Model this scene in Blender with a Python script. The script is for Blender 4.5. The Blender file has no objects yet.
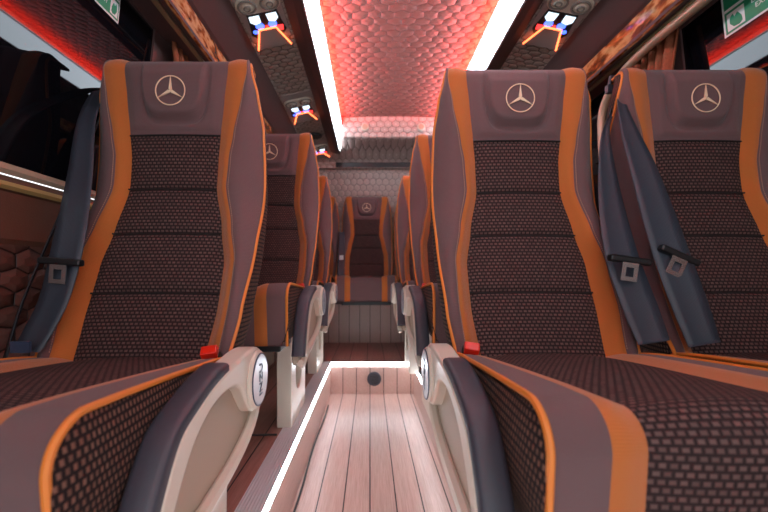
import bpy, math, random
from mathutils import Vector, Matrix
random.seed(7)
sc = bpy.context.scene
COL = sc.collection
PI = math.pi
CX = 0.17            # lengthwise mid plane of the cabin
PLAT = -0.57         # level of the seat platforms (camera height is 0)
WELL = -0.775        # level of the sunken aisle floor
STEP = 2.52          # where the aisle steps up

# ------------------------------------------------------------------ materials
def s2l(c):
    c = c / 255.0
    return c / 12.92 if c <= 0.04045 else ((c + 0.055) / 1.055) ** 2.4
def rgb(r, g, b): return (s2l(r), s2l(g), s2l(b), 1.0)

class NT:
    def __init__(s, name):
        s.m = bpy.data.materials.new(name); s.m.use_nodes = True
        s.t = s.m.node_tree; s.n = s.t.nodes; s.l = s.t.links
        s.b = s.n['Principled BSDF']
    def new(s, typ, **kw):
        n = s.n.new(typ)
        for k, v in kw.items(): setattr(n, k, v)
        return n
    def link(s, a, b): s.l.new(a, b)
    def val(s, sock, v):
        if isinstance(v, bpy.types.NodeSocket): s.l.new(v, sock)
        else: sock.default_value = v
    def math(s, op, a, b=0.0, c=None):
        n = s.new('ShaderNodeMath', operation=op)
        s.val(n.inputs[0], a); s.val(n.inputs[1], b)
        if c is not None: s.val(n.inputs[2], c)
        return n.outputs[0]
    def vm(s, op, a, b=(0, 0, 0)):
        n = s.new('ShaderNodeVectorMath', operation=op)
        s.val(n.inputs[0], a); s.val(n.inputs[1], b)
        return n.outputs['Value'] if op in ('DOT_PRODUCT', 'LENGTH') else n.outputs[0]
    def mix(s, f, a, b):
        n = s.new('ShaderNodeMix', data_type='RGBA')
        s.val(n.inputs[0], f); s.val(n.inputs[6], a); s.val(n.inputs[7], b)
        return n.outputs[2]
    def ramp(s, f, stops):
        n = s.new('ShaderNodeValToRGB'); e = n.color_ramp.elements
        e[0].position, e[0].color = stops[0]; e[1].position, e[1].color = stops[-1]
        for p, c in stops[1:-1]:
            x = e.new(p); x.color = c
        s.val(n.inputs[0], f); return n.outputs[0]
    def bump(s, h, dist=0.002, strength=1.0):
        n = s.new('ShaderNodeBump'); n.inputs['Strength'].default_value = strength
        n.inputs['Distance'].default_value = dist
        s.val(n.inputs['Height'], h); s.l.new(n.outputs[0], s.b.inputs['Normal'])
    def noise(s, vec, scale, detail=3.0, rough=0.55):
        n = s.new('ShaderNodeTexNoise'); n.inputs['Scale'].default_value = scale
        n.inputs['Detail'].default_value = detail; n.inputs['Roughness'].default_value = rough
        s.val(n.inputs['Vector'], vec); return n.outputs[0]
    def uv(s): return s.new('ShaderNodeTexCoord').outputs['UV']
    def obj(s): return s.new('ShaderNodeTexCoord').outputs['Object']
    def mapping(s, v, loc=(0, 0, 0), rot=(0, 0, 0), scale=(1, 1, 1)):
        n = s.new('ShaderNodeMapping'); s.val(n.inputs[0], v)
        n.inputs[1].default_value = loc; n.inputs[2].default_value = rot; n.inputs[3].default_value = scale
        return n.outputs[0]

def plain(name, col, rough=0.5, metal=0.0, spec=None, bump=None, coat=0.0, sheen=0.0):
    t = NT(name); t.b.inputs['Base Color'].default_value = col
    t.b.inputs['Roughness'].default_value = rough; t.b.inputs['Metallic'].default_value = metal
    if spec is not None: t.b.inputs['Specular IOR Level'].default_value = spec
    t.b.inputs['Coat Weight'].default_value = coat
    t.b.inputs['Sheen Weight'].default_value = sheen
    if bump: t.bump(t.noise(t.obj(), bump[0], 4), bump[1])
    return t.m
def glow(name, col, strength):
    t = NT(name); t.b.inputs['Base Color'].default_value = (0.02, 0.02, 0.02, 1)
    t.b.inputs['Emission Color'].default_value = col; t.b.inputs['Emission Strength'].default_value = strength
    return t.m

def weave(name, c_thread, c_gap, w, h, mort, bumpd, rough=0.85, spot=0.0):
    """dashes of thread laid like bricks over a darker ground, on UVs in metres"""
    t = NT(name); uv = t.uv()
    br = t.new('ShaderNodeTexBrick'); br.offset = 0.5
    t.val(br.inputs['Vector'], uv)
    br.inputs['Scale'].default_value = 1.0
    br.inputs['Brick Width'].default_value = w; br.inputs['Row Height'].default_value = h
    br.inputs['Mortar Size'].default_value = mort; br.inputs['Mortar Smooth'].default_value = 0.6
    br.inputs['Color1'].default_value = (1, 1, 1, 1); br.inputs['Color2'].default_value = (0.6, 0.6, 0.6, 1)
    br.inputs['Mortar'].default_value = (0, 0, 0, 1)
    f = br.outputs['Color']
    t.link(t.mix(f, c_gap, c_thread), t.b.inputs['Base Color'])
    t.b.inputs['Roughness'].default_value = rough
    t.b.inputs['Specular IOR Level'].default_value = 0.25
    t.bump(f, bumpd)
    return t.m

def cloth(name, col, col2, scale=1500.0, rough=0.85, line=None, sheen=0.15):
    t = NT(name); uv = t.uv()
    n = t.noise(uv, scale, 1.0)
    w = t.new('ShaderNodeTexWave', wave_type='BANDS', bands_direction='Y')
    t.val(w.inputs['Vector'], uv); w.inputs['Scale'].default_value = 90.0
    f = t.math('MULTIPLY', n, t.math('ADD', t.math('MULTIPLY', w.outputs[1], 0.35), 0.65))
    t.link(t.mix(t.math('MULTIPLY', f, 1.3), col2, col), t.b.inputs['Base Color'])
    t.b.inputs['Roughness'].default_value = rough; t.b.inputs['Specular IOR Level'].default_value = 0.25
    t.b.inputs['Sheen Weight'].default_value = sheen
    t.bump(f, 0.0006)
    return t.m

def hexq(name, col, seam, size, depth, rough=0.55, axes='xy', stretch=1.3, wob=0.25, dots=None):
    """padded hexagon quilting: a true hexagonal distance field from maths nodes"""
    t = NT(name); o = t.obj()
    sx = t.new('ShaderNodeSeparateXYZ'); t.link(o, sx.inputs[0])
    a = sx.outputs['XYZ'.index(axes[0].upper())]; b = sx.outputs['XYZ'.index(axes[1].upper())]
    nz = t.new('ShaderNodeTexNoise'); nz.inputs['Scale'].default_value = 0.9 / size; nz.inputs['Detail'].default_value = 0
    t.val(nz.inputs['Vector'], o)
    nn = t.new('ShaderNodeSeparateXYZ'); t.link(nz.outputs[1], nn.inputs[0])
    px = t.math('ADD', t.math('DIVIDE', a, size), t.math('MULTIPLY', nn.outputs[0], wob))
    py = t.math('ADD', t.math('DIVIDE', b, size * stretch), t.math('MULTIPLY', nn.outputs[1], wob))
    px = t.math('ADD', px, 400.0); py = t.math('ADD', py, 400.0)
    R3 = 1.7320508
    def cell(ox, oy):
        mx = t.math('SUBTRACT', t.math('MODULO', t.math('ADD', px, ox), 1.0), 0.5)
        my = t.math('SUBTRACT', t.math('MODULO', t.math('ADD', py, oy), R3), R3 / 2)
        d2 = t.math('ADD', t.math('MULTIPLY', mx, mx), t.math('MULTIPLY', my, my))
        ax = t.math('ABSOLUTE', mx); ay = t.math('ABSOLUTE', my)
        h = t.math('MAXIMUM', ax, t.math('ADD', t.math('MULTIPLY', ax, 0.5), t.math('MULTIPLY', ay, R3 / 2)))
        return d2, h
    d1, h1 = cell(0, 0); d2, h2 = cell(0.5, R3 / 2)
    first = t.math('LESS_THAN', d1, d2)
    h = t.math('ADD', t.math('MULTIPLY', h1, first), t.math('MULTIPLY', h2, t.math('SUBTRACT', 1.0, first)))
    edge = t.math('SUBTRACT', 0.5, h)                      # 0 on the seam
    pad = t.math('POWER', t.math('MINIMUM', t.math('MULTIPLY', edge, 3.2), 1.0), 0.5)
    line = t.math('LESS_THAN', edge, 0.035)
    c = t.mix(line, col, seam)
    if dots:
        c = t.mix(t.math('GREATER_THAN', edge, 0.40), c, dots)
    c = t.mix(t.math('MULTIPLY', t.noise(o, 250.0, 2), 0.25), c, seam)
    t.link(c, t.b.inputs['Base Color'])
    t.b.inputs['Roughness'].default_value = rough
    t.bump(pad, depth)
    return t.m

def planks(name, c1, c2, c3, w, x0, rough=0.45):
    t = NT(name); o = t.obj()
    sx = t.new('ShaderNodeSeparateXYZ'); t.link(o, sx.inputs[0])
    q = t.math('DIVIDE', t.math('ADD', sx.outputs[0], 50 * w - x0), w)
    fr = t.math('MODULO', q, 1.0)
    d = t.math('ABSOLUTE', t.math('SUBTRACT', fr, 0.5))
    gap = t.math('GREATER_THAN', d, 0.5 - 0.0022 / w)
    idx = t.math('FLOOR', q)
    wn = t.new('ShaderNodeTexWhiteNoise', noise_dimensions='1D'); t.link(idx, wn.inputs['W'])
    st = t.mapping(o, scale=(70, 2.2, 70))
    g = t.noise(st, 3.0, 5, 0.65)
    g2 = t.noise(t.mapping(o, scale=(260, 6, 260)), 3.0, 3)
    f = t.math('ADD', t.math('MULTIPLY', g, 0.65), t.math('MULTIPLY', g2, 0.35))
    c = t.ramp(f, [(0.3, c2), (0.7, c1)])
    c = t.mix(t.math('MULTIPLY', wn.outputs[0], 0.25), c, c2)
    c = t.mix(gap, c, c3)
    t.link(c, t.b.inputs['Base Color'])
    t.b.inputs['Roughness'].default_value = rough
    t.bump(t.math('SUBTRACT', t.math('MULTIPLY', f, 0.3), gap), 0.0012)
    return t.m

def burl(name):
    t = NT(name); o = t.obj()
    n = t.noise(t.mapping(o, scale=(1, .35, 1)), 22.0, 6, 0.7)
    w = t.new('ShaderNodeTexWave'); w.inputs['Scale'].default_value = 6; w.inputs['Distortion'].default_value = 14
    w.inputs['Detail'].default_value = 4; w.inputs['Detail Scale'].default_value = 2.5
    t.val(w.inputs['Vector'], t.mapping(o, scale=(1, .4, 1)))
    f = t.math('ADD', t.math('MULTIPLY', n, 0.6), t.math('MULTIPLY', w.outputs[1], 0.4))
    t.link(t.ramp(f, [(0.25, rgb(92, 44, 22)), (0.5, rgb(176, 96, 46)), (0.75, rgb(232, 170, 112))]), t.b.inputs['Base Color'])
    t.b.inputs['Roughness'].default_value = 0.18; t.b.inputs['Coat Weight'].default_value = 0.6
    t.b.inputs['Coat Roughness'].default_value = 0.05
    return t.m

def ribbed(name):
    t = NT(name); o = t.obj()
    sx = t.new('ShaderNodeSeparateXYZ'); t.link(o, sx.inputs[0])
    s = t.math('SINE', t.math('MULTIPLY', sx.outputs[0], 2 * PI / 0.0085))
    t.b.inputs['Base Color'].default_value = rgb(232, 230, 234); t.b.inputs['Metallic'].default_value = 0.1
    t.b.inputs['Roughness'].default_value = 0.38
    t.bump(s, 0.0007)
    return t.m

M = {}
M['mauve'] = cloth('mauve_fabric', rgb(124, 96, 97), rgb(84, 62, 64))
M['insert'] = weave('insert_fabric', rgb(108, 82, 78), rgb(46, 32, 32), 0.0112, 0.0092, 0.0028, 0.0016)
M['sidemesh'] = weave('side_fabric', rgb(136, 98, 82), rgb(34, 23, 23), 0.0080, 0.0105, 0.0030, 0.0018)
M['orange'] = cloth('orange_suede', rgb(204, 118, 54), rgb(156, 82, 32), sheen=0.3)
M['piping'] = plain('orange_piping', rgb(224, 128, 48), 0.5)
M['thread'] = plain('dark_thread', rgb(28, 18, 18), 0.8)
M['stitch'] = plain('pale_stitch', rgb(176, 136, 112), 0.6)
M['emblem'] = plain('champagne_thread', rgb(240, 210, 178), 0.45, 0.0)
M['beige'] = plain('beige_plastic', rgb(222, 208, 192), 0.3, spec=0.5)
M['tan'] = plain('tan_plastic', rgb(176, 154, 134), 0.42)
M['pad'] = plain('slate_rubber', rgb(62, 62, 72), 0.42, bump=(900, 0.0004))
M['black'] = plain('black_plastic', rgb(22, 22, 25), 0.4)
M['red'] = plain('red_plastic', rgb(226, 44, 24), 0.3)
M['steel'] = plain('steel', rgb(200, 196, 196), 0.25, 1.0)
M['capface'] = plain('pearl_cap', rgb(222, 228, 236), 0.25, 0.3)
M['ink'] = plain('dark_ink', rgb(58, 68, 92), 0.4)
M['brown'] = plain('dark_brown_vinyl', rgb(84, 60, 58), 0.55, bump=(500, 0.0004))
M['brownwall'] = plain('brown_leather', rgb(104, 66, 52), 0.5, bump=(300, 0.0006))
M['grey'] = plain('taupe_panel', rgb(160, 148, 144), 0.6)
M['bezel'] = plain('vent_bezel', rgb(206, 198, 182), 0.45)
M['ventdark'] = plain('vent_dark', rgb(128, 122, 114), 0.5)
M['lightgrey'] = plain('pale_grey', rgb(186, 180, 166), 0.45)
M['sill'] = plain('cream_sill', rgb(196, 170, 146), 0.4)
M['gold'] = plain('gold_strip', rgb(206, 172, 112), 0.45, 0.4)
M['rail'] = plain('rail_beige', rgb(176, 150, 126), 0.35, 0.3)
M['olive'] = plain('olive_metal', rgb(150, 138, 108), 0.35, 0.6)
M['alu'] = ribbed('ribbed_aluminium')
M['aluplain'] = plain('plain_aluminium', rgb(190, 190, 196), 0.3, 0.9)
M['burl'] = burl('burl_wood')
M['ceil'] = hexq('quilted_ceiling', rgb(134, 98, 90), rgb(94, 66, 62), 0.068, 0.010, 0.6, 'xy', 0.80, 0.40)
M['console'] = hexq('quilted_panel', rgb(172, 160, 150), rgb(96, 88, 82), 0.050, 0.008, 0.6, 'xy', 0.75, 0.5)
M['rear'] = hexq('quilted_rear', rgb(226, 202, 194), rgb(158, 136, 130), 0.060, 0.006, 0.6, 'xz', 0.9, 0.1, rgb(214, 190, 180))
M['bulk'] = hexq('quilted_bulkhead', rgb(188, 160, 152), rgb(120, 98, 94), 0.060, 0.006, 0.6, 'xz', 0.8, 0.2, rgb(210, 186, 178))
M['hexwall'] = hexq('quilted_wall', rgb(108, 66, 56), rgb(52, 28, 26), 0.085, 0.010, 0.45, 'yz', 0.62, 0.45)
M['wood'] = planks('deck_planks', rgb(214, 182, 172), rgb(176, 138, 126), rgb(52, 36, 40), 0.09, 0.0, 0.32)
M['woodv'] = planks('deck_planks_side', rgb(196, 144, 130), rgb(152, 102, 92), rgb(48, 30, 30), 0.12, -0.02, 0.4)
M['led'] = glow('white_led', (0.78, 0.89, 1.0, 1), 8.5)
M['ledstep'] = glow('step_led', (0.84, 0.92, 1.0, 1), 16.0)
M['ledred'] = glow('red_led', (1.0, 0.045, 0.028, 1), 165.0)
M['lwhite'] = glow('display_white', (0.75, 0.9, 1.0, 1), 1.4)
M['lblue'] = glow('display_blue', (0.05, 0.12, 1.0, 1), 3.0)
M['lred'] = glow('display_red', (1.0, 0.03, 0.03, 1), 2.5)
M['lorange'] = glow('bar_orange', (1.0, 0.16, 0.05, 1), 4.0)
M['signgreen'] = plain('sign_green', rgb(28, 142, 98), 0.5)
M['signwhite'] = plain('sign_white', rgb(232, 236, 234), 0.5)
M['webbing'] = None
def _web():
    t = NT('seat_belt_webbing'); uv = t.uv()
    w = t.new('ShaderNodeTexWave', wave_type='BANDS', bands_direction='X'); w.inputs['Scale'].default_value = 110
    t.val(w.inputs['Vector'], uv)
    t.link(t.mix(w.outputs[1], rgb(46, 50, 60), rgb(62, 68, 80)), t.b.inputs['Base Color'])
    t.b.inputs['Roughness'].default_value = 0.42; t.bump(w.outputs[1], 0.00015)
    return t.m
M['webbing'] = _web()
M['webdark'] = plain('dark_webbing', rgb(34, 36, 44), 0.5)
def _glass():
    t = NT('tinted_glass'); t.b.inputs['Base Color'].default_value = (0.004, 0.004, 0.006, 1)
    t.b.inputs['Roughness'].default_value = 0.02; t.b.inputs['IOR'].default_value = 1.36
    return t.m
M['glass'] = _glass()
def _curt():
    t = NT('curtain_cloth'); n = t.noise(t.obj(), 120, 3)
    t.link(t.mix(n, rgb(120, 62, 38), rgb(172, 96, 62)), t.b.inputs['Base Color'])
    t.b.inputs['Roughness'].default_value = 0.8; return t.m
M['curtain'] = _curt()

# ------------------------------------------------------------------ helpers
def mesh_obj(name, verts, faces, mat, parent=None, smooth=False, uvs=None, mats=None, midx=None):
    me = bpy.data.meshes.new(name)
    me.from_pydata([tuple(v) for v in verts], [], faces)
    for m in (mats or [mat]): me.materials.append(m)
    if midx: me.polygons.foreach_set('material_index', midx)
    if smooth: me.polygons.foreach_set('use_smooth', [True] * len(me.polygons))
    if uvs:
        ul = me.uv_layers.new(name='UVMap')
        for lp in me.loops: ul.data[lp.index].uv = uvs[lp.vertex_index]
    me.update()
    o = bpy.data.objects.new(name, me); COL.objects.link(o)
    if parent: o.parent = parent
    return o

class B:
    """collects simple solids into one mesh"""
    def __init__(s): s.v = []; s.f = []
    def add(s, vs, fs):
        n = len(s.v); s.v += [tuple(v) for v in vs]; s.f += [tuple(n + i for i in f) for f in fs]; return s
    def box(s, x0, x1, y0, y1, z0, z1, rot=None, at=(0, 0, 0)):
        vs = [Vector((x, y, z)) for z in (z0, z1) for y in (y0, y1) for x in (x0, x1)]
        if rot: vs = [rot @ v for v in vs]
        vs = [v + Vector(at) for v in vs]
        return s.add(vs, [(0, 2, 3, 1), (4, 5, 7, 6), (0, 1, 5, 4), (1, 3, 7, 5), (3, 2, 6, 7), (2, 0, 4, 6)])
    def prism(s, poly, axis, a, b):
        """poly in the other two axes, extruded along axis from a to b"""
        n = len(poly)
        def P(p, q):
            return {'x': (q, p[0], p[1]), 'y': (p[0], q, p[1]), 'z': (p[0], p[1], q)}[axis]
        vs = [P(p, a) for p in poly] + [P(p, b) for p in poly]
        fs = [tuple(range(n - 1, -1, -1)), tuple(range(n, 2 * n))] + [(i, (i + 1) % n, n + (i + 1) % n, n + i) for i in range(n)]
        return s.add(vs, fs)
    def tube(s, pts, r, n=8, closed=False):
        pts = [Vector(p) for p in pts]; rings = []
        L = len(pts); up = None
        for i, p in enumerate(pts):
            a = pts[i - 1] if (i > 0 or closed) else p
            b = pts[(i + 1) % L] if (i < L - 1 or closed) else p
            d = (b - a).normalized() if (b - a).length > 1e-9 else Vector((0, 0, 1))
            if up is None: up = Vector((0, 0, 1)) if abs(d.z) < .9 else Vector((0, 1, 0))
            e1 = d.cross(up)
            if e1.length < 1e-6: e1 = d.cross(Vector((1, .3, 0)))
            e1.normalize(); e2 = e1.cross(d).normalized(); up = e2
            rr = r[i] if isinstance(r, (list, tuple)) else r
            rings.append([p + (e1 * math.cos(2 * PI * k / n) + e2 * math.sin(2 * PI * k / n)) * rr for k in range(n)])
        vs = [v for rg in rings for v in rg]; fs = []
        for i in range(L if closed else L - 1):
            j = (i + 1) % L
            fs += [(i * n + k, i * n + (k + 1) % n, j * n + (k + 1) % n, j * n + k) for k in range(n)]
        if not closed: fs += [tuple(range(n - 1, -1, -1)), tuple((L - 1) * n + k for k in range(n))]
        return s.add(vs, fs)
    def disc(s, c, ax, r, h, n=28, rx=None, rim=0.0):
        """short cylinder (optionally elliptical, optionally with a rounded rim) from c along ax"""
        c = Vector(c); ax = Vector(ax).normalized()
        e1 = ax.cross(Vector((0, 0, 1)) if abs(ax.z) < .9 else Vector((1, 0, 0))).normalized(); e2 = ax.cross(e1)
        rx = rx or r; prof = [(0, 1.0), (h - rim, 1.0), (h, 1.0 - rim / r)] if rim else [(0, 1.0), (h, 1.0)]
        vs = []
        for hh, k in prof:
            vs += [c + ax * hh + e1 * math.cos(2 * PI * i / n) * rx * k + e2 * math.sin(2 * PI * i / n) * r * k for i in range(n)]
        fs = []
        for j in range(len(prof) - 1):
            fs += [(j * n + i, j * n + (i + 1) % n, (j + 1) * n + (i + 1) % n, (j + 1) * n + i) for i in range(n)]
        fs += [tuple(range(n - 1, -1, -1)), tuple((len(prof) - 1) * n + i for i in range(n))]
        return s.add(vs, fs)
    def make(s, name, mat, parent=None, smooth=False, bevel=0.0, seg=3, loc=None, angle=40):
        o = mesh_obj(name, s.v, s.f, mat, parent, smooth)
        if smooth and not bevel:
            md = o.modifiers.new('n', 'WEIGHTED_NORMAL') if False else None
            me = o.data
            try: me.set_sharp_from_angle(angle=math.radians(angle))
            except Exception: pass
        if bevel:
            me = o.data; me.polygons.foreach_set('use_smooth', [True] * len(me.polygons))
            md = o.modifiers.new('bevel', 'BEVEL'); md.width = bevel; md.segments = seg; md.limit_method = 'ANGLE'
            md.angle_limit = math.radians(30); md.harden_normals = True
        if loc: o.location = loc
        return o

def grid(name, fn, nu, nv, mat, parent=None, flip=False):
    """surface fn(a in 0..1, b in 0..1) -> point, with UVs in metres of arc length"""
    P = [[Vector(fn(i / nu, j / nv)) for i in range(nu + 1)] for j in range(nv + 1)]
    vs = []; uvs = []
    L = [0.0]
    mid = nu // 2
    for j in range(1, nv + 1): L.append(L[-1] + (P[j][mid] - P[j - 1][mid]).length)
    for j in range(nv + 1):
        acc = [0.0]
        for i in range(1, nu + 1): acc.append(acc[-1] + (P[j][i] - P[j][i - 1]).length)
        for i in range(nu + 1):
            vs.append(P[j][i]); uvs.append((acc[i] - acc[-1] / 2 + 5.0, L[j] + 5.0))
    fs = []
    W = nu + 1
    for j in range(nv):
        for i in range(nu):
            q = (j * W + i, j * W + i + 1, (j + 1) * W + i + 1, (j + 1) * W + i)
            fs.append(q[::-1] if flip else q)
    return mesh_obj(name, vs, fs, mat, parent, True, uvs)

def tag(o, label, cat, group=None):
    o['label'] = label; o['category'] = cat
    if group: o['group'] = group
    return o
def empty(name, loc=(0, 0, 0), rot=(0, 0, 0)):
    o = bpy.data.objects.new(name, None); COL.objects.link(o); o.location = loc; o.rotation_euler = rot
    o.empty_display_size = 0.05
    return o
def struct(o):
    o['kind'] = 'structure'; return o
def copy_tree(o, parent=None):
    c = o.copy(); COL.objects.link(c)
    if parent: c.parent = parent
    for ch in list(o.children): copy_tree(ch, c)
    return c
def interp(tab, t):
    if t <= tab[0][0]: return tab[0][1]
    for (a, va), (b, vb) in zip(tab, tab[1:]):
        if t <= b:
            k = (t - a) / (b - a); k = k * k * (3 - 2 * k) * .5 + k * .5
            return va + (vb - va) * k
    return tab[-1][1]
def sm(x):
    x = max(0, min(1, x)); return x * x * (3 - 2 * x)
def smooth_path(pts, n=6):
    """Catmull-Rom through points"""
    P = [Vector(p) for p in pts]; out = []
    for i in range(len(P) - 1):
        p0 = P[max(i - 1, 0)]; p1 = P[i]; p2 = P[i + 1]; p3 = P[min(i + 2, len(P) - 1)]
        for k in range(n):
            t = k / n
            out.append(0.5 * ((2 * p1) + (p2 - p0) * t + (2 * p0 - 5 * p1 + 4 * p2 - p3) * t * t + (3 * p1 - p0 - 3 * p2 + p3) * t ** 3))
    out.append(P[-1]); return out
def text_mesh(name, body, size, mat, parent, matrix, extrude=0.0005):
    cu = bpy.data.curves.new(name, 'FONT'); cu.body = body; cu.size = size; cu.extrude = extrude
    cu.align_x = 'CENTER'; cu.align_y = 'CENTER'
    tmp = bpy.data.objects.new(name + '_tmp', cu); COL.objects.link(tmp)
    dg = bpy.context.evaluated_depsgraph_get(); dg.update()
    me = bpy.data.meshes.new_from_object(tmp.evaluated_get(dg))
    bpy.data.objects.remove(tmp)
    me.transform(matrix); me.materials.clear(); me.materials.append(mat)
    o = bpy.data.objects.new(name, me); COL.objects.link(o)
    if parent: o.parent = parent
    return o

# ------------------------------------------------------------------ seat shapes
WI = [(0, .148), (.15, .157), (.30, .156), (.42, .139), (.57, .116), (.68, .117), (.76, .122), (.9, .132), (1.0, .140), (1.2, .138)]
WB = [(0, .185), (.15, .193), (.30, .191), (.42, .172), (.57, .147), (.68, .150), (.76, .160), (.9, .180), (1.0, .193), (1.2, .176)]
WO = [(0, .212), (.12, .223), (.35, .230), (.6, .232), (.8, .227), (.92, .215), (1.0, .200), (1.2, .182)]
BA = [(0, .030), (.15, .042), (.35, .040), (.55, .026), (.78, .018), (.92, .012), (1.0, .006), (1.2, 0)]
BD = [(0, .008), (.15, .020), (.35, .045), (.55, .068), (.78, .055), (.95, .025), (1.2, .0)]
TH = .757
SEAMS = (.565, .405, .205)
def ycur(t): return YT * (1 - max(0, 1 - t / .72) ** 1.8) + .012 * t if t > 0 else 0.0
YT = .160
def bpath(t):
    """centre line of the backrest: y (away from the sitter), z, normal"""
    if t <= 1:
        y = ycur(t); d = (ycur(t + .01) - ycur(t - .01)) / (.02 * TH)
        return y, TH * t, Vector((0, -1, d)).normalized()
    th = min(1, (t - 1) / .12) * PI / 2
    y = ycur(1) + .045 * (1 - math.cos(th)); z = TH + .040 * math.sin(th)
    if t > 1.12:
        k = (t - 1.12) / .08; y += .06 * k; z -= .004 * k
    return y, z, Vector((0, -math.cos(th), math.sin(th)))
def yback(t): return bpath(min(t, 1))[0] + .120
def bp(zone, a, t):
    """zone i: a -1..1 across the insert, b/o: a 0..1 outward"""
    y, z, n = bpath(t); wi = interp(WI, t); wb = interp(WB, t); wo = interp(WO, t); A = interp(BA, t)
    if zone == 'i':
        x = a * wi
        d = .006 * (1 - a * a)
        if t < .76:
            g = min(1.0, min(abs(t - s) for s in SEAMS + (.76,)) / .016)
            d += .012 * math.sqrt(g) - .006
            d *= min(1, (1 - abs(a)) * 8)
        else:
            d += .008 * sm((t - .765) / .03) * min(1, (1 - abs(a)) * 6)
            # raised headrest pad with round lower corners
            px, pz = abs(x) / .088, (1.10 - t) / .285
            q = (px ** 4.5 + max(0, pz) ** 4.5) ** (1 / 4.5)
            d += .014 * sm((1 - q) / .08) - .010 * math.exp(-((q - 1.04) / .035) ** 2)
            d *= max(0, min(1, 1 - (t - .97) / .08))
        return Vector((x, y, z)) + n * d
    if zone == 'b':
        x = wi + (wb - wi) * a
        return Vector((x, y, z)) + n * (A * .75 * sm(a) + .004 * math.sin(PI * a))
    if zone == 'o':
        x = wb + (wo - wb) * a
        return Vector((x, y, z)) + n * (A * (.75 + .35 * math.sin(PI * a * .62)) + .003 * math.sin(PI * a) - interp(BD, t) * a ** 2)
    if zone == 's':
        p = bp('o', 1, t); yb = max(yback(t), p.y + .001)
        return Vector((p.x + .006 * math.sin(PI * a) - (.014 + .040 * sm((t - .4) / .4)) * a * a, p.y + (yb - p.y) * a, p.z - .0 * a))
TM = 1.2
def mirror(fn, s): return lambda a, b: (lambda p: Vector((p.x * s, p.y, p.z)))(fn(a, b))

def build_backrest(root, h):
    NV = 92
    # shell: bolsters + sides + rear in one mesh, side faces in mesh fabric
    vs = []; fs = []; mi = []; uvs = []
    prof = [('o', k / 6) for k in range(7)] + [('s', k / 4) for k in range(1, 5)]
    for s in (1, -1):
        base = len(vs); W = len(prof)
        for j in range(NV + 1):
            t = TM * j / NV; acc = 0; prev = None
            for z_, a in prof:
                p = bp(z_, a, t)
                if prev is not None: acc += (p - prev).length
                prev = p.copy(); vs.append((p.x * s, p.y, p.z)); uvs.append((acc + 3, p.z + 3))
        for j in range(NV):
            for i in range(W - 1):
                q = (base + j * W + i, base + j * W + i + 1, base + (j + 1) * W + i + 1, base + (j + 1) * W + i)
                fs.append(q if s == 1 else q[::-1]); mi.append(1 if i >= 6 else 0)
    W = len(prof); half = (NV + 1) * W
    for j in range(NV):      # rear
        a = j * W + W - 1; b = half + j * W + W - 1
        fs.append((a, b, b + W, a + W)); mi.append(0)
    back = mesh_obj('backrest', vs, fs, None, root, True, uvs, [M['mauve'], M['sidemesh']], mi)
    back.location = (0, 0, h)
    grid('back_insert', lambda a, b: bp('i', a * 2 - 1, .76 * b), 26, 130, M['insert'], back)
    grid('head_panel', lambda a, b: bp('i', a * 2 - 1, .76 + (TM - .76) * b), 56, 64, M['mauve'], back)
    for s in (1, -1):
        grid('trim_band', mirror(lambda a, b: bp('b', a, TM * b), s), 5, NV, M['orange'], back, flip=(s == -1))
    # piping round the outer edge
    pts = [bp('o', 1, TM * j / 60) for j in range(61)]
    loop = [Vector((-p.x, p.y, p.z)) for p in pts] + [p for p in reversed(pts)]
    B().tube(loop, .0042, 6).make('piping', M['piping'], back, smooth=True)
    for s in (1, -1):
        st = B()
        for k in range(150):
            p = bp('o', .07, .02 + k * .0068); q = bp('o', .07, .02 + k * .0068 + .0040)
            nn = bpath(.02 + k * .0068)[2] * .0006
            p = Vector((p.x * s, p.y, p.z)) + nn; q = Vector((q.x * s, q.y, q.z)) + nn; w = Vector((.0007, 0, 0))
            st.add([p - w, p + w, q + w, q - w, p - w - nn * 3, p + w - nn * 3, q + w - nn * 3, q - w - nn * 3], [(0, 1, 2, 3), (0, 4, 5, 1), (2, 6, 7, 3), (0, 3, 7, 4), (1, 5, 6, 2)])
        st.make('stitching', M['stitch'], back)
    for ts_ in SEAMS:
        B().tube([bp('i', k / 10 - 1, ts_) + Vector((0, -.0062, 0)) for k in range(21)], .0024, 5).make('seam', M['thread'], back, smooth=True)
    # stitched seam between insert and head panel
    B().tube([bp('i', k / 10 - 1, .76) + Vector((0, -.003, 0)) for k in range(21)], .0022, 5).make('seam', M['thread'], back, smooth=True)
    # embroidered ring with a three pointed star
    ts = .905; c = bp('i', 0, ts); n = bpath(ts)[2]; ex = Vector((1, 0, 0)); ez = n.cross(ex) * -1
    if ez.z < 0: ez = -ez
    c = c + n * .0025
    e = B(); R = .0385
    e.tube([c + ex * math.cos(2 * PI * k / 40) * R + ez * math.sin(2 * PI * k / 40) * R for k in range(40)], .0017, 6, closed=True)
    for k in range(3):
        th = PI / 2 + k * 2 * PI / 3
        d = ex * math.cos(th) + ez * math.sin(th); w = ex * -math.sin(th) + ez * math.cos(th)
        # open outline of one point of the star
        tip = c + d * R * .97; r1 = c + d * .004 + w * .0042; r2 = c + d * .004 - w * .0042
        f1, f2 = n * .0012, n * -.002
        e.add([c + f1 * 1.5, r1 + f1, tip + f1, r2 + f1, c + f2, r1 + f2, tip + f2, r2 + f2],
              [(0, 1, 2), (0, 2, 3), (0, 3, 7, 4), (1, 5, 6, 2), (2, 6, 7, 3), (0, 4, 5, 1)])
    em = e.make('emblem', M['emblem'], back); em['label'] = 'champagne ring with three pointed star'
    return back

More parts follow.
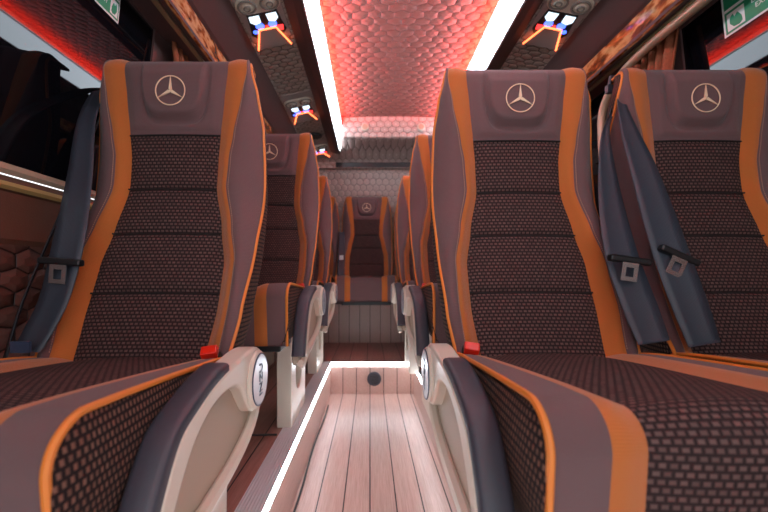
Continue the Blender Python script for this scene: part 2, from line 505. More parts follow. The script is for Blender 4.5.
CI = [(0, .146), (1, .118), (2, .120)]
CB = [(0, .186), (1, .160), (2, .162)]
CO = [(0, .208), (.5, .220), (1, .226), (2, .224)]
CA = [(0, .008), (.25, .014), (.85, .014), (1.2, .010), (2, .004)]
def cpath(v):
    if v <= 1: return .03 - .490 * v, .046 * v ** .8, Vector((0, 0, 1))
    if v <= 1.5:
        th = (v - 1) / .5 * PI / 2
        return -.460 - .040 * math.sin(th), .006 + .040 * math.cos(th), Vector((0, -math.sin(th), math.cos(th)))
    k = (v - 1.5) / .5
    return -.500 + .010 * k, .006 - .148 * k, Vector((0, -1, 0))
CB_Z = -.142
def cp(zone, a, v):
    y, z, n = cpath(v); wi = interp(CI, v); wb = interp(CB, v); wo = interp(CO, v); A = interp(CA, v)
    if zone == 'i': return Vector((a * wi, y, z)) + n * (.010 * (1 - a * a) * (1 if v < 1.5 else 1 - (v - 1.5) * 2))
    if zone == 'b': return Vector((wi + (wb - wi) * a, y, z)) + n * (A * .85 * sm(a) + .003 * math.sin(PI * a))
    if zone == 'o': return Vector((wb + (wo - wb) * a, y, z)) + n * (A * (.85 + .3 * math.sin(PI * a * .7) - .25 * a))
    if zone == 's':
        p = cp('o', 1, v); return Vector((p.x + .010 * math.sin(PI * a) - .02 * a * a, p.y + .006 * a, p.z + (CB_Z - p.z) * a))
def build_cushion(root, h):
    NV = 60; vs = []; fs = []; mi = []; uvs = []
    prof = [('o', k / 6) for k in range(7)] + [('s', k / 6) for k in range(0, 7)]
    W = len(prof)
    for s in (1, -1):
        base = len(vs)
        for j in range(NV + 1):
            v = 2 * j / NV; acc = 0; prev = None; py = cpath(v)[0]
            for z_, a in prof:
                p = cp(z_, a, v)
                if prev is not None: acc += (p - prev).length
                prev = p.copy(); vs.append((p.x * s, p.y, p.z))
                uvs.append((py + 4, p.z + 4) if z_ == 's' else (acc + 3, v * .47 + 3))
        for j in range(NV):
            for i in range(W - 1):
                q = (base + j * W + i, base + j * W + i + 1, base + (j + 1) * W + i + 1, base + (j + 1) * W + i)
                fs.append(q[::-1] if s == 1 else q); mi.append(1 if i >= 6 else 0)
    half = (NV + 1) * W
    for j in range(NV):
        a = j * W + W - 1; b = half + a
        fs.append((a, a + W, b + W, b)); mi.append(0)
    cu = mesh_obj('cushion', vs, fs, None, root, True, uvs, [M['mauve'], M['sidemesh']], mi)
    cu.location = (0, 0, h)
    VE = 2.0 if h == H1 else 1.22
    grid('cushion_insert', lambda a, b: cp('i', a * 2 - 1, VE * b), 16, 80, M['insert'], cu, flip=True)
    if VE < 2: grid('front_panel', lambda a, b: cp('i', a * 2 - 1, 1.22 + .78 * b), 16, 30, M['mauve'], cu, flip=True)
    for s in (1, -1):
        grid('trim_band', mirror(lambda a, b: cp('b', a, 2 * b), s), 5, NV, M['orange'], cu, flip=(s == 1))
        B().tube([(lambda p: Vector((p.x * s, p.y, p.z)))(cp('o', 1, .04 + 1.96 * j / 50)) for j in range(51)], .0046, 7).make('piping', M['piping'], cu, smooth=True)
    return cu

ARM_TOP = [(.040, -.030), (.030, .012), (-.005, .038), (-.06, .042), (-.12, .036), (-.18, .031), (-.245, .020), (-.305, .002), (-.355, -.020), (-.395, -.070), (-.425, -.125), (-.450, -.185)]
ARM_LOW = [(-.420, -.192), (-.388, -.135), (-.355, -.085), (-.310, -.040), (-.25, -.012), (-.18, -.006), (-.125, -.020), (-.09, -.055), (-.055, -.088), (-.02, -.094), (.018, -.078)]
SHELL = [(.03, -.05), (.02, -.10), (-.03, -.140), (-.12, -.165), (-.22, -.178), (-.33, -.190), (-.42, -.215), (-.452, -.205), (-.44, -.16), (-.36, -.06), (-.28, .0), (-.15, .02), (-.02, .0)]
def build_arm(root, h, s):
    X0, X1 = .228, .276
    top = [(p.x, p.y) for p in smooth_path([(a, b, 0) for a, b in ARM_TOP], 4)]
    low = [(p.x, p.y) for p in smooth_path([(a, b, 0) for a, b in ARM_LOW], 4)]
    poly = top + low
    a, b = (X0, X1) if s > 0 else (-X1, -X0)
    arm = B().prism(poly if s < 0 else poly, 'x', a, b).make('armrest', M['beige'], root, bevel=.009, seg=4, loc=(0, 0, h))
    a2, b2 = (X0 + .002, X1 - .024) if s > 0 else (-X1 + .024, -X0 - .002)
    sh = [(p.x, p.y) for p in smooth_path([(a_, b_, 0) for a_, b_ in SHELL + SHELL[:1]], 4)][:-1]
    B().prism(sh, 'x', a2, b2).make('side_shell', M['tan'], arm, bevel=.006, seg=3)
    # rim along the bottom of the shell
    lo = smooth_path([(0, p[0], p[1]) for p in SHELL[:8]], 4)
    B().tube([Vector((s * (X1 - .018), p.y, p.z)) for p in lo], .013, 8).make('shell_rim', M['beige'], arm, smooth=True)
    # pad: strip over the top edge
    path = smooth_path([(0, a_, b_) for a_, b_ in ARM_TOP[5:]], 5)
    vs = []; fs = []; n = len(path)
    prof = [(.006, -.004), (.006, .010), (.009, .014), (.015, .016), (.040, .016), (.047, .014), (.050, .010), (.050, -.004)]
    for i, p in enumerate(path):
        d = (path[min(i + 1, n - 1)] - path[max(i - 1, 0)]).normalized(); nn = Vector((0, d.z, -d.y))
        if nn.z < 0 and i < 3: nn = -nn
        if nn.dot(Vector((0, -.6, .6))) < 0: nn = -nn
        k = .75 + .25 * min(1, i / 2) if i < 2 else 1
        for w, t_ in prof: vs.append(Vector((s * (X0 - .004 + w), p.y, p.z)) + nn * (t_ * k if t_ > 0 else t_))
    K = len(prof)
    for i in range(n - 1):
        for k in range(K):
            q = (i * K + k, i * K + (k + 1) % K, (i + 1) * K + (k + 1) % K, (i + 1) * K + k)
            fs.append(q if s < 0 else q[::-1])
    fs += [tuple(range(K)), tuple((n - 1) * K + k for k in range(K - 1, -1, -1))]
    pd = mesh_obj('arm_pad', vs, fs, M['pad'], arm, True)
    try: pd.data.set_sharp_from_angle(angle=math.radians(50))
    except Exception: pass
    c = (s * (X1 - .004), -.026, -.028)
    B().disc(c, (s, 0, 0), .062, .012, 40, rim=.004).make('pivot_boss', M['beige'], arm, smooth=True)
    B().disc((s * (X1 + .0075), c[1], c[2]), (s, 0, 0), .054, .003, 40, rim=.001).make('pivot_cap', M['capface'], arm, smooth=True)
    g = B(); g.tube([(s * (X1 + .009), c[1] + math.cos(2 * PI * k / 40) * .0555, c[2] + math.sin(2 * PI * k / 40) * .0555) for k in range(40)], .0015, 6, closed=True)
    g.make('cap_ring', M['ink'], arm, smooth=True)
    # raised lettering, reading upwards on the cap
    R = Matrix(((0, 0, s, s * (X1 + .0108)), (0, 1 * s, 0, c[1]), (1, 0, 0, c[2]), (0, 0, 0, 1))) if False else None
    ex = Vector((0, 0, 1)); nrm = Vector((s, 0, 0)); ey = nrm.cross(ex)
    mt = Matrix(((ex.x, ey.x, nrm.x, s * (X1 + .0112)), (ex.y, ey.y, nrm.y, c[1]), (ex.z, ey.z, nrm.z, c[2]), (0, 0, 0, 1)))
    text_mesh('cap_lettering', 'INZU', .030, M['ink'], arm, mt)
    return arm

def build_seat(s, h, arm=True, ped=True, buckle=True, ped_h=None):
    """s: side (+1/-1) of the aisle, h: height of the cushion joint above the thing's base"""
    root = empty('coach_seat')
    build_backrest(root, h); build_cushion(root, h)
    B().box(-.19, .19, -.44, .06, -.172, -.140).make('seat_frame', M['black'], root, bevel=.006, loc=(0, 0, h))
    if arm: build_arm(root, h, s)
    if buckle:
        r = Matrix.Rotation(math.radians(38), 4, 'X') @ Matrix.Rotation(math.radians(s * 12), 4, 'Z')
        bk = B().box(-.019, .019, -.012, .012, -.06, .012).make('buckle', M['black'], root, bevel=.004)
        bk.matrix_local = Matrix.Translation((s * .186, -.045, h + .024)) @ r
        B().box(-.0165, .0165, -.0135, .0105, .002, .026).make('red_button', M['red'], bk, bevel=.003)
    if ped:
        z1 = h - .143
        for sd in ((s, -s)):
            x0, x1 = (.135, .192) if sd > 0 else (-.192, -.135)
            y0, y1 = -.27, .03
            out = [(y0, 0), (y1, 0), (y1, z1), (y0, z1)]
            # panel with an oblong window: two posts, a sill and a head with rounded ends
            yc = (y0 + y1) / 2; zb, zt = z1 * .32, z1 * .86; r = .068
            m = B(); N = 10
            hole = [(yc + r * math.cos(a), zb + r + r * math.sin(a)) for a in [PI + PI * k / N for k in range(N + 1)]] + \
                   [(yc + r * math.cos(a), zt - r + r * math.sin(a)) for a in [PI * k / N for k in range(N + 1)]]
            # outer ring matched by direction
            n = len(hole); outer = []
            cz = (zb + zt) / 2
            for (py, pz) in hole:
                dy, dz = py - yc, pz - cz
                ky = ((y1 - yc) / abs(dy)) if abs(dy) > 1e-6 else 1e9
                kz = (((z1 - cz) if dz > 0 else cz) / abs(dz)) if abs(dz) > 1e-6 else 1e9
                k = min(ky, kz); outer.append([yc + dy * k, cz + dz * k])
            for corner in ((y0, 0), (y1, 0), (y1, z1), (y0, z1)):
                i = min(range(n), key=lambda q: (outer[q][0] - corner[0]) ** 2 + (outer[q][1] - corner[1]) ** 2)
                outer[i] = list(corner)
            vs = [(x0, *p) for p in hole] + [(x0, *p) for p in outer] + [(x1, *p) for p in hole] + [(x1, *p) for p in outer]
            fs = []
            for i in range(n):
                j = (i + 1) % n
                fs += [(i, j, n + j, n + i), (2 * n + i, 3 * n + i, 3 * n + j, 2 * n + j), (i, 2 * n + i, 2 * n + j, j), (n + i, n + j, 3 * n + j, 3 * n + i)]
            m.add(vs, fs).make('pedestal', M['sill'] if False else M['beige'], root, bevel=.005)
    return root

H1 = .375; H2 = .492
L1 = build_seat(+1, H1); L1.location = (-.525, .858, PLAT)
tag(L1, 'brown seat with orange bands, the nearest seat left of the aisle', 'seat')
R1 = build_seat(-1, H1); R1.location = (.412, .90, PLAT)
tag(R1, 'brown seat with orange bands nearest right of the aisle, armrest beside the sunken floor', 'seat')
RW = copy_tree(R1); RW.location = (.920, .90, PLAT)
for ch in list(RW.children):
    if ch.name.startswith(('armrest', 'buckle')):
        for c2 in list(ch.children): bpy.data.objects.remove(c2)
        bpy.data.objects.remove(ch)
tag(RW, 'brown seat with orange bands by the right window, cut off by the picture edge', 'seat')
L2 = build_seat(+1, H2); L2.location = (-.487, 1.70, PLAT)
tag(L2, 'second brown seat on the left, its emblem half hidden by the nearest left seat', 'seat')
R2 = build_seat(-1, H2); R2.location = (.43, 1.72, PLAT)
tag(R2, 'second brown seat back on the right, only its aisle side showing past the front seat', 'seat')
L3 = copy_tree(L2); L3.location = (-.503, 2.50, PLAT)
tag(L3, 'third brown seat back on the left, a narrow sliver beside the rear bench', 'seat')
R3 = copy_tree(R2); R3.location = (.423, 2.50, PLAT)
tag(R3, 'third brown seat back on the right, a narrow sliver beside the rear centre seat', 'seat')
HB = .150
C4 = build_seat(+1, HB, arm=False, ped=False, buckle=False); C4.location = (-.030, 3.36, PLAT + .375)
tag(C4, 'middle seat of the rear row, facing down the aisle on the wooden step', 'seat')
S4 = copy_tree(C4); S4.location = (-.522, 3.36, PLAT + .375)
tag(S4, 'rear row seat left of the middle one, mostly hidden behind left seats', 'seat')
S5 = copy_tree(C4); S5.location = (.462, 3.36, PLAT + .375)
tag(S5, 'rear row seat right of the middle one, mostly hidden behind right seats', 'seat')
for o in (C4, S4, S5):
    for sx in (-.14, .14):
        B().box(sx - .02, sx + .02, -.05, .03, 0, HB - .139).make('leg', M['black'], o)

# ------------------------------------------------------------------ seat belts
def strip(path, widths, nrm, th=.0022, k=6):
    """webbing along a path; widths = list of (width, twist dir vector) at control points"""
    P = smooth_path(path, k); n = len(P); W = smooth_path([Vector(w) for w in widths], k)
    vs = []; uvs = []; fs = []; L = 0
    cols = 5
    for i, p in enumerate(P):
        if i: L += (p - P[i - 1]).length
        w = W[i]; d = (P[min(i + 1, n - 1)] - P[max(i - 1, 0)]).normalized(); nn = w.cross(d).normalized()
        for sd in (0, 1):
            for c in range(cols):
                f = c / (cols - 1) - .5
                vs.append(p + w * f + nn * (th * (sd - .5) + .004 * math.cos(f * PI * 1.0) * (1 if i % 2 else 1)))
                uvs.append((f * w.length + 2, L + 2))
    K = cols * 2
    for i in range(n - 1):
        for c in range(cols - 1):
            a = i * K + c; fs.append((a, a + K, a + K + 1, a + 1))
            a = i * K + cols + c; fs.append((a, a + 1, a + K + 1, a + K))
        a = i * K; fs.append((a, a + cols, a + K + cols, a + K))
        a = i * K + cols - 1; fs.append((a, a + K, a + K + cols, a + cols))
    for i in (0, n - 1):
        for c in range(cols - 1):
            a = i * K + c; fs.append((a, a + 1, a + 1 + cols, a + cols))
    return vs, fs, uvs
def tongue(root, c, tilt, bw=.098):
    """plastic slider bar with a metal tongue plate"""
    R = Matrix.Rotation(math.radians(tilt), 4, 'Y')
    c = c + Vector((0, -.012, 0))
    bar = B().box(-bw / 2, bw / 2, -.012, .008, -.008, .008).make('tongue_grip', M['black'], root, bevel=.005)
    bar.matrix_local = Matrix.Translation(c) @ R
    m = B()
    m.box(-.019, -.009, -.010, -.007, -.05, .0); m.box(.009, .019, -.010, -.007, -.05, .0)
    m.box(-.009, .009, -.010, -.007, -.05, -.040); m.box(-.009, .009, -.010, -.007, -.018, .0)
    m.make('metal_tongue', M['steel'], bar)
def belt(label, path, widths, tng=None, mat='webbing', second=None):
    base = Vector(path[-1]); root = empty('seat_belt', base)
    v, f, u = strip([Vector(p) - base for p in path], widths, None)
    mesh_obj('webbing', v, f, M[mat], root, True, u)
    if second:
        v, f, u = strip([Vector(p) - base for p in second[0]], second[1], None)
        mesh_obj('lower_webbing', v, f, M['webdark'], root, True, u)
    if tng: tongue(root, Vector(tng[0]) - base, tng[1])
    tag(root, label, 'seat belt')
    return root
bl = belt('slate seat belt hanging over the left front seat beside the quilted wall',
     [(-.815, 1.20, .60), (-.785, 1.10, .53), (-.742, .995, .41), (-.722, .945, .25), (-.706, .892, .09), (-.710, .858, -.04), (-.724, .838, -.105), (-.736, .815, -.158)],
     [(.05, .03, 0), (.040, .016, .012), (.046, .006, .012), (.064, 0, .006), (.076, 0, .006), (.076, -.006, .006), (.072, -.006, 0), (.062, -.006, -.008)],
     ((-.706, .882, .035), 4),
     second=([(-.805, 1.14, .50), (-.812, 1.02, .22), (-.825, .90, -.06), (-.832, .85, -.24)],
             [(.03, -.03, 0), (.028, -.03, 0), (.028, -.03, 0), (.028, -.02, 0)]))
B().box(-.02, .02, -.003, .003, -.014, .010).make('label_tab', M['ink'], bl, loc=(-.002, -.012, .012))
b2 = belt('blue-grey seat belt for the right aisle seat, metal tongue on its dark webbing',
     [(.752, 1.160, .545), (.700, 1.10, .475), (.656, 1.06, .39), (.630, 1.00, .22), (.612, .925, .055), (.622, .875, -.07), (.628, .840, -.145)],
     [(.03, .02, 0), (.02, .012, .01), (.026, 0, .01), (.058, 0, .01), (.078, 0, .01), (.080, 0, .01), (.07, 0, .01)],
     ((.610, .908, .040), 8))
b3 = belt('blue-grey seat belt slung from the pillar guide over the window seat edge',
     [(.755, 1.150, .565), (.706, 1.065, .485), (.684, 1.005, .39), (.684, .955, .28), (.694, .915, .15), (.708, .885, .035), (.728, .862, -.07), (.740, .840, -.15)],
     [(.025, .012, 0), (.030, .010, .006), (.044, .004, .014), (.060, 0, .02), (.076, 0, .02), (.082, 0, .018), (.080, 0, .015), (.07, 0, .012)],
     ((.722, .902, .050), 24))
g = B()
g.box(-.028, .028, -.008, .008, -.012, .012)
g.tube([(-.022, -.006, .01), (-.018, -.006, .035), (.018, -.006, .035), (.022, -.006, .01)], .006, 8)
o = g.make('belt_guide', M['pad'], None, bevel=.003); o.location = (.752, 1.165, .575)
tag(o, 'slate belt guide loop on the pillar between the two right seats', 'belt guide')
b4 = belt('dark blue seat belt with a white tag left of the rear middle seat',
     [(-.262, 3.52, .42), (-.255, 3.42, .25), (-.258, 3.33, .08), (-.25, 3.28, -.02)],
     [(.05, 0, 0), (.06, 0, 0), (.06, 0, 0), (.05, 0, 0)])
B().box(-.018, .018, -.006, .0, -.02, .02).make('white_tag', M['signwhite'], b4, bevel=.002, loc=(.0, .045, .19))

# ------------------------------------------------------------------ floor
Y0, Y1 = -.9, 3.86
WLX, WRX = -.262, .29
f = B()
f.box(WLX, WRX, Y0, STEP, WELL - .05, WELL)
struct(f.make('floor', M['wood']))
f = B().box(-.88, WLX - .066, Y0, STEP, PLAT - .10, PLAT)
struct(f.make('floor_left', M['woodv']))
f = B().box(WRX + .066, 1.22, Y0, STEP, PLAT - .10, PLAT)
struct(f.make('floor_right', M['woodv']))
f = B().box(-.88, 1.22, STEP + .03, Y1, PLAT - .10, PLAT)
struct(f.make('floor_rear', M['woodv']))
# side walls of the sunken aisle, riser and rear bench riser
struct(B().box(WLX - .02, WLX, Y0, STEP, WELL, PLAT - .016).make('trim_1', M['wood']))
struct(B().box(WRX, WRX + .02, Y0, STEP, WELL, PLAT - .016).make('trim_2', M['wood']))
struct(B().box(WLX, WRX, STEP, STEP + .03, WELL, PLAT - .022).make('trim_3', M['wood']))
struct(B().box(-.88, 1.22, 3.30, Y1, PLAT, PLAT + .375).make('trim_4', M['wood']))
struct(B().box(-.30, .20, 3.292, 3.30, PLAT + .335, PLAT + .375).make('trim_5', M['brown']))
# ribbed aluminium edges
struct(B().box(WLX - .066, WLX + .001, Y0, STEP + .03, PLAT - .012, PLAT + .004).make('trim_6', M['alu']))
struct(B().box(WRX - .001, WRX + .066, Y0, STEP + .03, PLAT - .012, PLAT + .004).make('trim_7', M['alu']))
for nm, x0, x1, lab in (('led_strip', WLX + .001, WLX + .009, 'white light strip along the left edge of the sunken aisle'),
                        ('led_strip', WRX - .009, WRX - .001, 'white light strip along the right edge of the sunken aisle')):
    tag(B().box(x0, x1, Y0, STEP - .005, PLAT - .013, PLAT - .002).make(nm, M['ledstep']), lab, 'light strip')
tag(B().box(WLX + .001, WRX - .001, STEP - .006, STEP + .03, PLAT - .020, PLAT - .002).make('led_strip', M['ledstep']),
    'white light strip across the nose of the aisle step', 'light strip')
# thin cable along the left foot of the well
cb = B().tube(smooth_path([(WLX + .010 + .004 * math.sin(i * 1.7), .3 + i * .22, WELL + .005) for i in range(10)], 4), .004, 6).make('cable', M['black'], None, smooth=True)
tag(cb, 'thin black cable lying along the left foot of the sunken aisle', 'cable')
# round speaker/drain on the riser
sp = empty('floor_vent', (.004 * STEP + .018, STEP - .001, PLAT - .105))
B().disc((0, 0, 0), (0, -1, 0), .047, .008, 36, rim=.003).make('vent_ring', M['pad'], sp, smooth=True)
gq = B()
for k in range(-3, 4): gq.box(-.03 * math.sqrt(1 - (k / 4) ** 2), .03 * math.sqrt(1 - (k / 4) ** 2), -.0105, -.008, k * .0095 - .002, k * .0095 + .002)
gq.make('vent_grille', M['black'], sp)
tag(sp, 'round dark vent in the wooden riser of the aisle step', 'vent')
# wires under the second left seat
wr = B().tube(smooth_path([(-.335, 1.36, PLAT + .006), (-.40, 1.30, PLAT + .03), (-.46, 1.37, PLAT + .006), (-.52, 1.28, PLAT + .02), (-.60, 1.36, PLAT + .006)], 6), .004, 6).make('cable', M['black'], None, smooth=True)
tag(wr, 'black wire looping on the left platform beside the second seat pedestal', 'cable')

# ------------------------------------------------------------------ ceiling and luggage fascia
YE = 2.99
def cs(u, z, s): return (CX + s * u, z)
c = B()
NX = 12
vs = []; fs = []
for j, y in enumerate((Y0, YE)):
    for i in range(NX + 1):
        u = -.455 + .91 * i / NX; vs.append((CX + u, y, 1.250 + .014 * (1 - (u / .455) ** 2)))
for i in range(NX): fs.append((i, i + NX + 1, i + NX + 2, i + 1))
o = mesh_obj('ceiling', vs, fs, M['ceil'], None, True); struct(o)
struct(B().box(-.95, 1.29, Y0, Y1, 1.285, 1.31).make('roof_trim_1', M['brown']))
for s, side in ((-1, 'left'), (1, 'right')):
    def seg(name, pts, mat, y0=Y0, y1=3.3, th=.012, st=True):
        """extrude an open profile of (u, z) points along the cabin, thickened outward/up"""
        P = [Vector(cs(u, z, s)) for u, z in pts]; n = len(P); off = []
        for i in range(n):
            d = (P[min(i + 1, n - 1)] - P[max(i - 1, 0)]).normalized(); nn = Vector((-d.y, d.x))
            if nn.dot(P[i] - Vector((CX, 0.3))) < 0: nn = -nn
            off.append(P[i] + nn * th)
        poly = [tuple(p) for p in P] + [tuple(p) for p in reversed(off)]
        o = B().prism(poly, 'y', y0, y1).make(name, M[mat])
        return struct(o) if st else o
    seg('trim_8', [(.452, 1.255), (.452, 1.185), (.392, 1.190)], 'lightgrey')
    red = B().box(*sorted((CX + s * .405, CX + s * .430)), Y0, 2.95, 1.199, 1.203).make('led_strip', M['ledred'])
    tag(red, f'red glowing cove light along the {side} edge of the quilted ceiling', 'light strip')
    whi = seg('led_strip', [(.392, 1.200), (.428, 1.075)], 'led', th=.006, y1=3.24, st=False)
    tag(whi, f'broad white light strip running down the {side} side of the red ceiling', 'light strip')
    seg('trim_9', [(.428, 1.074), (.432, 1.066), (.470, 1.072), (.512, 1.088)], 'brown')
    seg('trim_10', [(.512, 1.086), (.700, 1.046)], 'console', y1=3.44)
    seg('trim_11', [(.700, 1.044), (.716, 1.030), (.790, .962), (.803, .955)], 'brown', y1=3.5)
    seg('trim_12', [(.803, .955), (.806, .91), (.803, .868)], 'burl', y1=3.5)
    seg('trim_13', [(.803, .868), (.93, .878)], 'brown', y1=3.7)
    seg('trim_14', [(.835, .862), (.850, .858)], 'olive', y1=3.7, th=.014)
    # side wall: lower quilted panel, smooth panel, gold strip, sill, window, pillars
    seg(f'wall_{side}', [(1.030, PLAT - .05), (1.030, .095)], 'hexwall', y1=Y1, th=.03)
    seg('trim_15', [(1.029, .078), (1.022, .09), (1.022, .20), (1.018, .205)], 'brownwall', y1=Y1, th=.03)
    seg('trim_16', [(1.014, .204), (1.008, .212), (1.012, .222)], 'gold', y1=Y1)
    seg('trim_17', [(1.012, .222), (1.016, .236)], 'brownwall', y1=Y1)
    seg('trim_18', [(1.004, .236), (.996, .246), (1.006, .262)], 'sill', y1=Y1)
    WN = 1
    for k, (a, b) in enumerate(((-.85, 1.36), (1.50, 2.55), (2.68, 3.6))):
        o = seg(f'window_{k + 1 + (0 if s < 0 else 3)}', [(1.008, .258), (.985, .50), (.945, .885)], 'glass', y0=a, y1=b, th=.006)
    for a, b in ((-.9, -.85), (1.36, 1.50), (2.55, 2.68), (3.6, Y1)):
        seg('trim_19', [(1.006, .258), (.978, .50), (.938, .885)], 'brown', y0=a, y1=b, th=.02)
    seg('wall_upper_' + side, [(.945, .885), (.93, 1.0), (.90, 1.29)], 'brown', y1=Y1, th=.02)

# rear bulkhead (air unit cover) and rear wall
prof = [(2.99, 1.285), (3.00, 1.15), (3.03, 1.105), (3.06, 1.098)]
bk = B().prism([(2.99, 1.285), (3.00, 1.16), (3.02, 1.112), (3.05, 1.10), (3.05, 1.285)], 'x', CX - .385, CX + .385).make('trim_20', M['bulk'], bevel=.006)
struct(bk)
struct(B().prism([(3.05, 1.285), (3.05, 1.135), (3.08, 1.125), (3.33, 1.09), (3.42, 1.06), (3.46, 1.035), (3.46, 1.285)], 'x', CX - .80, CX + .80).make('trim_21', M['bulk'], bevel=.004))
struct(B().box(CX - .80, CX + .80, 3.44, 3.50, .985, 1.04).make('trim_22', M['bulk'], bevel=.006))
sl = B().box(-.31 , .60, 3.430, 3.445, .992, 1.036).make('air_slot', M['black'], bevel=.004)
tag(sl, 'long black air slot under the quilted rear bulkhead', 'air slot')
struct(B().prism([(3.48, .99), (3.56, .90), (3.70, .70), (3.80, .30), (3.80, PLAT), (3.86, PLAT), (3.86, 1.285), (3.46, 1.285), (3.46, .99)], 'x', -.93, 1.27).make('wall_rear', M['rear']))
for px, lab in ((365, 'left'), (421, 'right')):
    X = (px - 370) * 3.0 / 380
    sp = empty('round_nozzle', (X, 2.992, 1.18))
    B().disc((0, .006, 0), (0, -1, .08), .032, .012, 30, rim=.003).make('nozzle_ring', M['lightgrey'], sp, smooth=True)
    B().disc((0, -.004, 0), (0, -1, .08), .021, .006, 24).make('nozzle_core', M['tan'], sp, smooth=True)
    tag(sp, f'small round nozzle on the rear bulkhead under the red ceiling, {lab} one of the pair', 'nozzle')

# ------------------------------------------------------------------ overhead consoles
def console(s, y, label, scale=1.0):
    tilt = math.atan2(-.04, .19) * s
    u = .606; z = 1.086 - .04 * (u - .512) / .188
    root = empty('overhead_console', (CX + s * u, y, z - .001), (0, -tilt, 0))
    # taupe backing plate
    hw = .088
    B().box(-hw, hw, -.10, .225, -.004, .006).make('backing_plate', M['grey'], root, bevel=.003)
    bz = B()
    pts = []
    for cx in (-.044, .044):
        pass
    N = 14
    ol = [(-.044 + .044 * math.cos(a), .044 * math.sin(a)) for a in [PI / 2 + PI * k / N for k in range(N + 1)]] + \
         [(.044 + .044 * math.cos(a), .044 * math.sin(a)) for a in [-PI / 2 + PI * k / N for k in range(N + 1)]]
    bz.prism(ol, 'z', -.014, -.003)
    bezel = bz.make('vent_bezel', M['bezel'], root, bevel=.004)
    for cx in (-.044, .044):
        v = B(); v.tube([(cx + .033 * math.cos(2 * PI * k / 28), .033 * math.sin(2 * PI * k / 28), -.015) for k in range(28)], .0045, 8, closed=True)
        vent = v.make('air_vent', M['ventdark'], root, smooth=True)
        B().disc((cx, 0, -.012), (0, 0, -1), .022, .008, 24, rim=.003).make('vent_core', M['bezel'], vent, smooth=True)
        w = B(); w.tube([(cx + .012 * math.cos(2 * PI * k / 20), .012 * math.sin(2 * PI * k / 20), -.0205) for k in range(20)], .003, 6, closed=True)
        w.make('vent_collar', M['ventdark'], vent, smooth=True)
    # black display
    poly = [(-.062, .052), (.062, .052), (.066, .10), (.076, .17), (.056, .20), (-.056, .20), (-.076, .17), (-.066, .10)]
    dsp = B().prism(poly, 'z', -.010, -.003).make('display', M['black'], root, bevel=.002)
    for sx in (-1, 1):
        B().prism([(sx * .014, .058), (sx * .056, .058), (sx * .058, .088), (sx * .042, .106), (sx * .016, .098)], 'z', -.0125, -.009).make('reading_lamp', M['lwhite'], dsp)
        B().disc((sx * .027, .120, -.009), (0, 0, -1), .018, .003, 20).make('blue_button', M['lblue'], dsp)
    B().disc((s * .054, .150, -.009), (0, 0, -1), .011, .003, 20).make('blue_button', M['lblue'], dsp)
    B().disc((-s * -.0, .128, -.009), (0, 0, -1), .006, .003, 14).make('red_button', M['lred'], dsp)
    B().prism([(-s * .05 - .018, .135), (-s * .05 + .018, .135), (-s * .05 + .014, .165), (-s * .05 - .014, .165)], 'z', -.012, -.009).make('red_button', M['lred'], dsp)
    lb = B().tube([(-.076, .262, -.0165), (-.036, .135, -.0165), (.036, .135, -.0165), (.076, .262, -.0165)], .0042, 6)
    lb.make('light_bar', M['lorange'], root)
    B().prism([(-.072, .262), (-.034, .137), (.034, .137), (.072, .262)], 'z', -.015, -.003).make('cover_panel', M['grey'], root)
    tag(root, label, 'overhead console')
    return root
for s, side in ((-1, 'left'), (1, 'right')):
    for k, (y, w) in enumerate(((1.47, 'nearest'), (2.30, 'second'), (3.10, 'farthest'))):
        if s == 1 and k > 0: continue
        console(s, y, {(-1, 0): 'overhead console with two vents and glowing orange bars, nearest above the left seats',
                       (-1, 1): 'overhead console with lit display above the second left seat, small in the picture',
                       (-1, 2): 'farthest overhead console on the left, a small blue and red glow by the rear',
                       (1, 0): 'overhead console with two vents and glowing orange bars above the right seats'}[(s, k)])
ov = B().disc((-.436, 2.86, 1.066), (0, 0, -1), .075, .012, 28, rx=.052, rim=.004).make('ceiling_recess', M['black'], None, smooth=True)
tag(ov, 'dark oval fitting on the left quilted panel behind the second console', 'ceiling fitting')

# ------------------------------------------------------------------ curtains, rails, signs
def curtain(label, X, y0, y1, z0, z1, pleats, s, gather=.5):
    nu, nv = pleats * 8, 16
    def fn(a, b):
        z = z0 + (z1 - z0) * b
        k = gather + (1 - gather) * abs(b - .15) ** .8 if b > .15 else gather + (1 - gather) * (.15 - b) * .5
        yc = y0 * .5 + y1 * .5
        y = yc + (a - .5) * (y1 - y0) * k
        return Vector((X + .014 * math.sin(a * pleats * 2 * PI) - s * .045 * (1 - b) , y, z))
    o = grid('curtain', fn, nu, nv, M['curtain'])
    md = o.modifiers.new('thick', 'SOLIDIFY'); md.thickness = .003
    tag(o, label, 'curtain'); return o
curtain('brown pleated curtain gathered at the left window pillar', CX - .905, 1.40, 1.72, .28, .875, 7, -1, .6)
curtain('brown pleated curtain gathered at the right window pillar', CX + .905, 1.32, 1.62, .28, .875, 7, 1, .6)
curtain('edge of brown curtain at the far left picture border', CX - .925, .50, .715, .30, .875, 5, -1, .9)
pts = smooth_path([(1.02, .62, .845), (1.02, 1.10, .845), (1.015, 1.42, .838), (1.01, 1.56, .80), (1.0, 1.63, .72), (1.0, 1.64, .60), (1.0, 1.62, .40), (1.0, 1.60, .15)], 6)
o = B().tube(pts, .016, 12).make('grab_rail', M['rail'], None, smooth=True)
tag(o, 'bent beige grab rail beside the right window behind the aisle seat', 'grab rail')

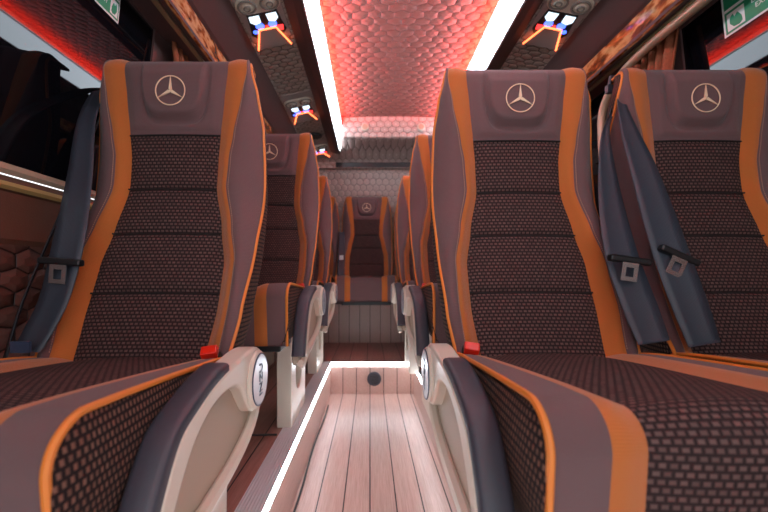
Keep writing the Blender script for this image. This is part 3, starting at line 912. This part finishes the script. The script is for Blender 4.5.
def sign(s, y0, z0, w, h, label):
    """small green emergency sticker on the glass, with picture field and lettering"""
    u = lambda z: (.985 + (.945 - .985) * (z - .50) / .385) - .002
    tiltx = (.945 - .985) / .385
    X = CX + s * u(z0 + h / 2)
    root = empty('emergency_sign', (X, y0, z0 + h / 2), (0, math.atan(tiltx) * s, 0))
    # local frame: y along the cabin, z up, face towards the cabin
    f = -s
    B().box(min(0, f * .0012), max(0, f * .0012), -w / 2, w / 2, -h / 2, h / 2).make('sign_border', M['signwhite'], root)
    for (a, b, c_, d) in ((-w * .46, w * .46, h * .04, h * .46), (-w * .46, w * .46, -h * .46, -h * .02)):
        B().box(*sorted((f * .0012, f * .0018)), a, b, c_, d).make('green_panel', M['signgreen'], root)
    pic = B().box(*sorted((f * .0018, f * .0024)), w * .10, w * .42, -h * .42, -h * .07).make('picture_field', M['signwhite'], root)
    # hand on a lever pictogram
    gq = B(); q = [(.14, -.36), (.20, -.40), (.30, -.38), (.37, -.28), (.36, -.16), (.30, -.12), (.28, -.2), (.22, -.14), (.18, -.2), (.15, -.26)]
    gq.prism([(w * a, h * b) for a, b in q], 'x', *sorted((f * .0024, f * .0030)))
    gq.make('pictogram', M['signgreen'], pic)
    ex = Vector((0, -f * -1.0, 0)); ex = Vector((0, s, 0)) if s < 0 else Vector((0, -1, 0))
    ex = Vector((0, 1, 0)) if s < 0 else Vector((0, -1, 0))
    nrm = Vector((f, 0, 0)); ey = Vector((0, 0, 1))
    def T(body, size, yy, zz):
        mt = Matrix(((ex.x, ey.x, nrm.x, f * .0022), (ex.y, ey.y, nrm.y, yy), (ex.z, ey.z, nrm.z, zz), (0, 0, 0, 1)))
        text_mesh('sign_lettering', body, size, M['signwhite'], root, mt, .0003)
    T('EXIT', h * .34, 0, h * .25)
    T('EMERG\nEXIT', h * .13, -w * .2 , -h * .2)
    tag(root, label, 'sign')
sign(-1, 1.13, .785, .10, .13, 'green and white emergency sticker on the left window, high under the rack')
sign(1, 1.12, .755, .17, .15, 'green and white emergency sticker high on the right window')

# ------------------------------------------------------------------ light, world, camera
GROUPS = {'seat': 'brown and orange coach seats', 'seat belt': 'seat belts hanging beside the seats',
          'overhead console': 'overhead consoles with lit displays', 'curtain': 'brown window curtains',
          'sign': 'green emergency stickers on the windows', 'nozzle': 'round nozzles on the rear bulkhead',
          'light strip': 'light strips of the cabin', 'cable': 'thin black cables on the floor'}
for o in list(sc.objects):
    if o.parent is None and o.get('category') in GROUPS: o['group'] = GROUPS[o['category']]
w = bpy.data.worlds.new('world'); sc.world = w; w.use_nodes = True
bg = w.node_tree.nodes['Background']; bg.inputs[0].default_value = (0.93, 0.96, 1.0, 1); bg.inputs[1].default_value = 1.45

cam = bpy.data.cameras.new('camera'); co = bpy.data.objects.new('camera', cam); COL.objects.link(co)
co.location = (0, 0, 0); co.rotation_euler = (PI / 2, 0, 0)
cam.sensor_width = 36; cam.lens = 380 / 768 * 36
cam.shift_x = (384 - 370) / 768; cam.shift_y = -(256 - 277) / 768
cam.clip_start = .02
cam.dof.use_dof = True; cam.dof.focus_distance = 1.0; cam.dof.aperture_fstop = 3.5
sc.camera = co
sc.view_settings.view_transform = 'Standard'; sc.view_settings.look = 'None'
sc.view_settings.exposure = 0.24; sc.view_settings.gamma = 1.0; sc.view_settings.use_curve_mapping = False
try:
    sc.cycles.use_denoising = True; sc.cycles.max_bounces = 8; sc.cycles.sample_clamp_indirect = 6
except Exception: pass
